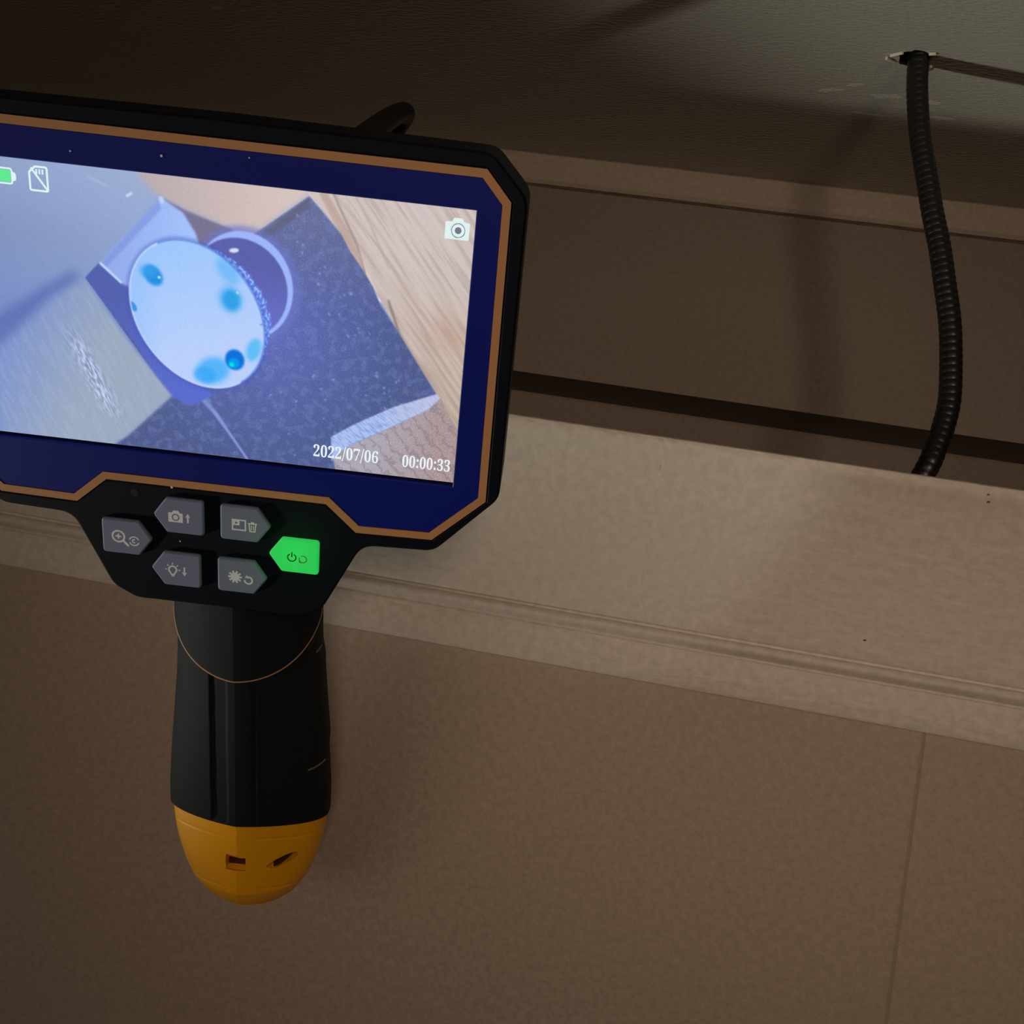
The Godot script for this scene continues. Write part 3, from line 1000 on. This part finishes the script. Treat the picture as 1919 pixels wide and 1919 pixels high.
	lay_flat([-58, -10.0, -48.8, -3.0, -37.3, 5.0, -31.0, 8.8, -30.0, 6.8, -37.2, 1.8, -46.4, -7.5, -58, -17.9], 4.5, rgb(90, 110, 178, 0.8))
	# bottle rim behind the disc: dark inside, pale lip
	var mouth := ring_at(Vector2(6.4, 9.4), 10.9, 11.9, 0.0, 40)
	lay(ring_at(Vector2(6.6, 9.3), 12.4, 13.2, 0.0, 40), 1.6, func(_x, _y): return rgb(110, 120, 200, 0.6))
	lay(mouth, 0.4, func(x: float, y: float) -> Color: return rgb(158, 182, 250))
	lay(ring_at(Vector2(5.4, 8.8), 10.7, 11.0, 0.0, 40), 0.5, func(x: float, y: float) -> Color: return rgb(92, 98, 172).lerp(rgb(108, 114, 204), clampf((14.0 - y) / 14.0, 0.0, 1.0)))
	lay(ring_at(Vector2(4.3, 17.0), 1.1, 0.5, 10.0, 12), 0.4, func(_x, _y): return rgb(216, 222, 255))
	var torn := PackedVector2Array()                   # rough torn side of the disc
	for k in 61:
		var t := k / 60.0
		var a := deg_to_rad(lerpf(78.0, -38.0, t))
		var q := Vector2(-4.0, 1.7) + Vector2(cos(a - 0.59) * 14.0, sin(a - 0.59) * 17.3).rotated(0.59)
		torn.append(q + Vector2(1.0, 0.25) * (sin(PI * minf(1.0, t * 1.15)) * 1.7 + 0.55 * noise(k * 0.9, 3.0) + 0.1))
	torn.append(Vector2(0.0, -4.0))
	torn.append(Vector2(-4.0, 10.0))
	lay(torn, 0.35, func(x: float, y: float) -> Color: return rgb(92, 128, 232).lerp(rgb(158, 190, 252), clampf(0.35 + noise(x * 1.1, y * 0.8) * 1.3, 0.0, 1.0)))
	# the disc
	var body := ring_at(Vector2(-4.0, 1.7), 14.0, 17.3, 34.0, 56)
	lay(ring_at(Vector2(-4.0, 1.6), 14.7, 18.0, 34.0, 56), 1.2, func(_x, _y): return rgb(66, 88, 186, 0.45))
	lay(body, 0.4, func(x: float, y: float) -> Color:
		var c := rgb(186, 208, 252).lerp(rgb(160, 200, 253), clampf((y - 2.0 - x * 0.3) / 24.0 + 0.3, 0.0, 1.0))
		return c.lerp(rgb(150, 194, 252), clampf((-12.0 - x) / 9.0, 0.0, 0.6)))
	var sp := [[2.9, 12.4, 3.4, 2.0, -52.0, 80, 178, 248, 0.55, 2.6], [-13.6, 9.6, 1.9, 2.4, 40.0, 28, 142, 226, 0.95, 1.2], [-14.6, 10.4, 2.0, 1.4, 0.0, 58, 160, 236, 0.7, 1.6], [3.6, 6.1, 2.0, 2.3, 10.0, 26, 146, 226, 0.95, 1.6], [3.4, 6.2, 2.9, 3.2, 10.0, 70, 176, 240, 0.45, 2.4], [-18.4, 2.2, 0.7, 1.2, 30.0, 44, 140, 224, 0.9, 0.6], [-0.6, -10.4, 3.8, 3.0, 20.0, 70, 176, 250, 0.85, 2.6], [-2.6, -11.8, 2.6, 2.0, 0.0, 52, 166, 246, 0.7, 1.8], [8.6, -4.6, 1.6, 2.8, -20.0, 76, 186, 246, 0.8, 1.8], [4.3, -7.4, 2.2, 2.4, 0.0, 14, 112, 220, 1.0, 0.8], [4.1, -8.2, 1.3, 1.2, 0.0, 0, 156, 236, 1.0, 1.0], [3.6, -8.6, 0.6, 0.55, 0.0, 0, 226, 218, 1.0, 0.6], [-12.3, 9.3, 0.3, 0.3, 0.0, 224, 240, 255, 1.0, 0.3], [5.0, 7.9, 0.25, 0.25, 0.0, 214, 236, 255, 1.0, 0.3], [10.4, 1.4, 0.5, 0.2, 20.0, 70, 150, 230, 0.8, 0.3]]
	for s in sp:
		lay(ring_at(Vector2(s[0], s[1]), s[2], s[3], s[4], 20), s[9], func(x: float, y: float) -> Color:
			var q := Vector2((x + 4.0), (y - 1.7)).rotated(deg_to_rad(-34.0))
			return rgb(s[5], s[6], s[7], s[8] if pow(q.x / 14.0, 2.0) + pow(q.y / 17.3, 2.0) < 0.985 else 0.0))
	for k in 64:                                       # bright rim on the left, dark line on the right
		var a0 := TAU * k / 64.0
		var p := Vector2(-4.0, 1.7) + Vector2(cos(a0) * 13.9, sin(a0) * 17.2).rotated(deg_to_rad(34.0))
		var p2 := Vector2(-4.0, 1.7) + Vector2(cos(a0 + TAU / 64.0) * 13.9, sin(a0 + TAU / 64.0) * 17.2).rotated(deg_to_rad(34.0))
		var w := (p - Vector2(-4.0, 1.7)).normalized() * 0.16
		var right: bool = p.x + p.y * 0.6 > -2.0
		lay(PackedVector2Array([p - w, p2 - w, p2 + w, p + w]), 0.3, func(_x, _y): return rgb(70, 114, 216, 0.6) if right else rgb(206, 226, 255, 0.8))
	# sawn block at the lower right
	lay(v2s([28.9, -26.6, 31.7, -24.4, 39.0, -20.1, 48.7, -14.0, 51.4, -10.9, 57.4, -21.0, 60.0, -34.2, 35.8, -34, 28.2, -31.9, 27.3, -28.2]), 0.4, func(x: float, y: float) -> Color:
		var across := x * 0.74 + y * 0.67
		var g := sin(across * 2.3 + noise(x * 0.3, y * 0.3) * 2.0)
		var c := rgb(172, 166, 180).lerp(rgb(168, 146, 146), clampf((x - 36.0) / 16.0, 0.0, 1.0))
		c = c.lerp(rgb(118, 106, 112), clampf(g * 0.5 - 0.12, 0.0, 0.5))
		return c.lerp(rgb(204, 196, 210), clampf(noise(x * 1.5, y * 1.5) * 0.55, 0.0, 0.4)))
	lay(v2s([26.7, -23.2, 31.5, -19.8, 40.5, -14.4, 50.4, -10.0, 51.4, -10.9, 48.7, -14.0, 39.0, -20.1, 31.7, -24.4, 28.9, -26.6, 27.0, -29.4]), 0.4, func(x: float, y: float) -> Color:
		var g := noise((x * 0.6 + y * 0.8) * 1.6, (x * 0.8 - y * 0.6) * 0.25)
		return rgb(174, 194, 242).lerp(rgb(110, 134, 200), clampf(g * 0.9, 0.0, 0.55)).lerp(rgb(196, 198, 220), clampf((x - 38.0) / 14.0, 0.0, 0.6)))
	# specks of swarf at the upper left
	lay_flat([-27.0, 29.2, -22.5, 27.6, -22.3, 27.2, -26.8, 28.8], 0.9, rgb(186, 200, 232, 0.6))
	lay_flat([-18.9, 26.0, -17.5, 26.9, -17.3, 26.5, -18.6, 25.6], 0.4, rgb(216, 224, 246, 0.9))
	var data := PackedByteArray()
	data.resize(img_w * img_h * 3)
	var rng := RandomNumberGenerator.new()
	rng.seed = 77
	for i in img_w * img_h:
		var n := rng.randf_range(-0.022, 0.022)
		for k in 3: data[i * 3 + k] = int(clampf(pix[i * 3 + k] + n, 0.0, 1.0) * 255.0)
	return Image.create_from_data(img_w, img_h, false, Image.FORMAT_RGB8, data)

func make_screen(root: Node3D) -> void:
	var st := st_new()
	var z := -1.2
	var c := [Vector2(-SW / 2, -SH / 2), Vector2(SW / 2, -SH / 2), Vector2(SW / 2, SH / 2), Vector2(-SW / 2, SH / 2)]
	var uv := [Vector2(0, 1), Vector2(1, 1), Vector2(1, 0), Vector2(0, 0)]
	for t in [[0, 2, 1], [0, 3, 2]]:
		for k in t: put(st, v3(c[k], z), Vector3(0, 0, 1), uv[k])
	var m := mat(Color(0.012, 0.012, 0.014), 0.7)
	m.metallic_specular = 0.15
	var img := paint_screen()
	m.emission_enabled = true
	m.emission = Color.BLACK
	m.emission_texture = ImageTexture.create_from_image(img)
	m.emission_energy_multiplier = 1.0
	var o := part("screen", st, m, root)
	tag(o, "lit screen showing a pale blue disc with cyan spots among timber offcuts")
	var glow := AreaLight3D.new()
	glow.name = "screen_glow"
	glow.area_size = Vector2(0.108, 0.060)
	glow.light_color = Color(0.62, 0.74, 1.0)
	glow.light_energy = 0.002
	glow.area_range = 4.0
	glow.area_attenuation = 2.0
	glow.shadow_enabled = true
	root.add_child(glow)
	glow.position = (HB + Vector3(0, 0, 0.6)) * 0.001
	glow.rotation.y = PI
	var white := glowing(Color(0.93, 0.97, 1.0), 0.95)
	for t in [["2022/07/06", 30.3, 15.2, "date_text"], ["00:00:33", 49.2, 11.2, "time_text"]]:
		var tm := TextMesh.new()
		var f := SystemFont.new()
		f.font_names = PackedStringArray(["Droid Serif"])
		f.font_weight = 700
		tm.font = f
		tm.font_size = 64
		tm.pixel_size = 0.06
		tm.depth = 0.02
		tm.text = t[0]
		tm.curve_step = 1.0
		tm.material = white
		var box_ := tm.get_aabb()
		var to := MeshInstance3D.new()
		to.name = t[3]
		to.mesh = tm
		o.add_child(to, true)
		var sy: float = 3.0 / (box_.size.y if t[0].begins_with("00") else box_.size.y / 1.22)
		to.scale = Vector3(t[2] / box_.size.x, sy, 1.0)
		to.position = Vector3(t[1], -27.15, z + 0.05) - Vector3(box_.get_center().x * t[2] / box_.size.x, box_.get_center().y * sy, 0)
	# symbols at the top: battery, crossed-out memory card, camera
	var cream := glowing(Color(0.90, 0.98, 0.98), 0.92)
	var sym := Vector3(0, 0, z + 0.04)
	var bt := st_new()
	band(bt, round_poly(v2s([-50.0, 28.8, -43.1, 28.8, -43.1, 25.7, -50.0, 25.7]), 0.5, 4), 0.36, 0.0, true)
	plate(bt, round_poly(v2s([-42.95, 28.3, -42.4, 28.0, -42.2, 27.6, -42.2, 26.8, -42.4, 26.4, -42.95, 26.2]), 0.2, 2), 0.0, 0.02)
	var bo := obj("battery_symbol", bt, cream, o)
	bo.position = sym
	var bf := st_new()
	plate(bf, v2s([-49.7, 28.5, -43.4, 28.5, -43.4, 26.0, -49.7, 26.0]), 0.0, 0.02)
	var bfo := obj("battery_charge", bf, glowing(Color(0.38, 0.96, 0.60), 0.9), o)
	bfo.position = sym
	var sd := st_new()
	band(sd, round_poly(v2s([-39.3, 28.6, -38.0, 29.8, -35.5, 29.8, -35.5, 24.9, -39.3, 24.9]), 0.35, 3), 0.42, 0.0, true)
	band(sd, v2s([-38.9, 29.5, -35.5, 25.0]), 0.42, 0.01)
	for x in [-37.75, -37.1, -36.45]: band(sd, v2s([x, 29.3, x, 28.3]), 0.36, 0.0)
	obj("memory_card_symbol", sd, cream, o).position = sym
	var cs := st_new()
	plate_at(cs, round_poly(v2s([49.5, 28.2, 50.9, 28.3, 51.3, 29.1, 53.0, 29.1, 53.5, 28.3, 54.7, 28.2, 54.7, 24.6, 49.5, 24.6]), 0.25, 3), Vector2(52.3, 26.5), disc(Vector2.ZERO, 1.5, 28))
	band(cs, disc(Vector2(52.3, 26.5), 1.05, 26), 0.62, 0.0, true)
	obj("camera_symbol", cs, cream, o).position = sym
	var cd := st_new()
	band(cd, disc(Vector2(52.3, 26.5), 1.45, 28), 0.2, 0.0, true)
	plate(cd, disc(Vector2(52.3, 26.5), 0.74, 8), 0.0, 0.02)
	obj("lens_mark", cd, glowing(Color(0.46, 0.50, 0.56), 0.9), o).position = sym

# ------------------------------------------------------------------ the probe cable
func make_cable() -> void:
	var root: Node3D = get_node("inspection_camera")
	var start := root.transform * ((HB + Vector3(14.9, 30.7, -34.5)) * 0.001)
	var ahead := root.transform * ((HB + Vector3(14.9, 34.0, -80.0)) * 0.001)
	var keys := PackedVector3Array([start, ahead])
	for p in [[-116.0, 170.0, -345.0], [-118.5, 183.5, -368.0], [-124.5, 181.0, -378.0], [-134.0, 168.0, -385.0], [-138.0, 138.0, -392.0], [-126.0, 95.0, -405.0], [-62.0, 44.0, -424.0], [-10.0, 22.0, -422.0], [40.0, 22.0, -398.0], [68.0, 36.0, -368.0], [81.0, 58.0, -354.5], [86.5, 72.0, -351.8], [88.8, 79.7, -352.9], [90.7, 87.5, -354.3], [91.9, 97.6, -355.7], [91.2, 110.2, -357.1], [89.4, 125.2, -358.5], [86.1, 140.2, -359.9], [83.3, 152.7, -361.3], [79.6, 165.8, -362.7], [76.3, 179.0, -364.1], [72.9, 192.6, -365.5], [70.4, 206.4, -366.9], [68.7, 220.6, -368.0], [68.0, 240.0, -368.8], [67.0, 275.0, -372.0]]:
		keys.append(CAM + Vector3(p[0], p[1], p[2]) * 0.001)
	var step := 0.0003
	var pts := spline(keys, step)
	var st := st_new()
	var far := 0.0
	var at := PackedFloat32Array([0.0])
	for i in range(1, pts.size()):
		far += (pts[i] - pts[i - 1]).length()
		at.append(far)
	# armoured hose: one ring every 2.6 mm
	tube(st, pts, func(i: int) -> float: return 0.00372 + 0.00020 * (pow(absf(sin(PI * at[i] / 0.0026)), 0.7) - 0.5), 20)
	var hose := mat(Color(0.045, 0.045, 0.05), 0.38)
	var o := obj("probe_cable", st, hose)
	o.set_meta("label", "black ribbed probe cable curving from behind the moulding up into the ceiling hole")
	o.set_meta("category", "cable")

# ------------------------------------------------------------------ lamps outside the frame
func make_fill_panel(at: Transform3D) -> void:  # unseen panel, added only to give a weak warm fill
	var root := Node3D.new()
	root.name = "added_fill_panel"
	root.transform = at.translated_local(Vector3(0, 0, 0.04))
	add_child(root)
	tag(root, "added warm fill panel, unseen behind the camera, hung from the ceiling", "lamp")
	var s := st_new()
	box(s, Vector3(-0.47, -0.25, 0.0), Vector3(0.47, 0.25, 0.03))
	obj("housing", s, mat(Color(0.8, 0.8, 0.78), 0.5), root)
	var d := st_new()
	box(d, Vector3(-0.45, -0.23, -0.012), Vector3(0.45, 0.23, 0.0))
	obj("diffuser", d, glowing(Color(1.0, 0.875, 0.77), 0.8), root)
	var r := st_new()
	var up := root.transform.basis.inverse() * Vector3.UP
	tube(r, PackedVector3Array([Vector3(0, 0.15, 0.015), Vector3(0, 0.15, 0.015) + up * (CEIL_Y - (root.transform * Vector3(0, 0.15, 0.015)).y)]), func(_i): return 0.008, 12)
	obj("hanging_rod", r, mat(Color(0.6, 0.6, 0.6), 0.4), root)

func make_torch(at: Transform3D) -> void:
	var root := Node3D.new()
	root.name = "torch"
	root.transform = at
	add_child(root)
	tag(root, "small torch standing on a slim post below, shining up at the ceiling", "torch")
	var b := st_new()
	tube(b, PackedVector3Array([Vector3(0, 0, 0.16), Vector3(0, 0, 0.16), Vector3(0, 0, 0.06), Vector3(0, 0, 0.03), Vector3(0, 0, -0.002), Vector3(0, 0, -0.002), Vector3(0, 0, 0.012)]), func(i): return [0.001, 0.014, 0.014, 0.022, 0.022, 0.019, 0.012][i], 24)
	obj("barrel", b, mat(Color(0.12, 0.12, 0.13), 0.4), root)
	var l := st_new()
	tube(l, PackedVector3Array([Vector3(0, 0, 0.006), Vector3(0, 0, 0.005)]), func(i): return [0.019, 0.0005][i], 24)
	obj("lens", l, glowing(Color(1.0, 0.985, 0.91), 0.8), root)
	var p := st_new()
	var foot := root.transform.affine_inverse() * Vector3((root.transform * Vector3(0, 0, 0.15)).x, 0.0, (root.transform * Vector3(0, 0, 0.15)).z)
	tube(p, PackedVector3Array([Vector3(0, 0, 0.15), foot]), func(_i): return 0.009, 12)
	obj("post", p, mat(Color(0.3, 0.3, 0.3), 0.4), root)

func make_dish(at: Transform3D) -> void:
	var root := Node3D.new()
	root.name = "dish_lamp"
	root.transform = at
	add_child(root)
	tag(root, "warm lamp with a wide round reflector on a stand behind the camera", "lamp")
	var b := st_new()
	tube(b, PackedVector3Array([Vector3(0, 0, 0.16), Vector3(0, 0, 0.159), Vector3(0, 0, 0.11), Vector3(0, 0, 0.07), Vector3(0, 0, 0.012), Vector3(0, 0, 0.008)]), func(i): return [0.01, 0.04, 0.05, 0.11, 0.172, 0.166][i], 36)
	obj("reflector", b, mat(Color(0.7, 0.7, 0.7), 0.4, 0.6), root)
	var l := st_new()
	tube(l, PackedVector3Array([Vector3(0, 0, 0.012), Vector3(0, 0, 0.011)]), func(i): return [0.16, 0.0005][i], 36)
	obj("diffuser", l, glowing(Color(1.0, 0.865, 0.745), 0.8), root)
	var p := st_new()
	var top := root.transform * Vector3(0, 0, 0.12)
	tube(p, PackedVector3Array([Vector3(0, 0, 0.12), root.transform.affine_inverse() * Vector3(top.x, 0.0, top.z)]), func(_i): return 0.014, 12)
	obj("post", p, mat(Color(0.3, 0.3, 0.3), 0.4), root)
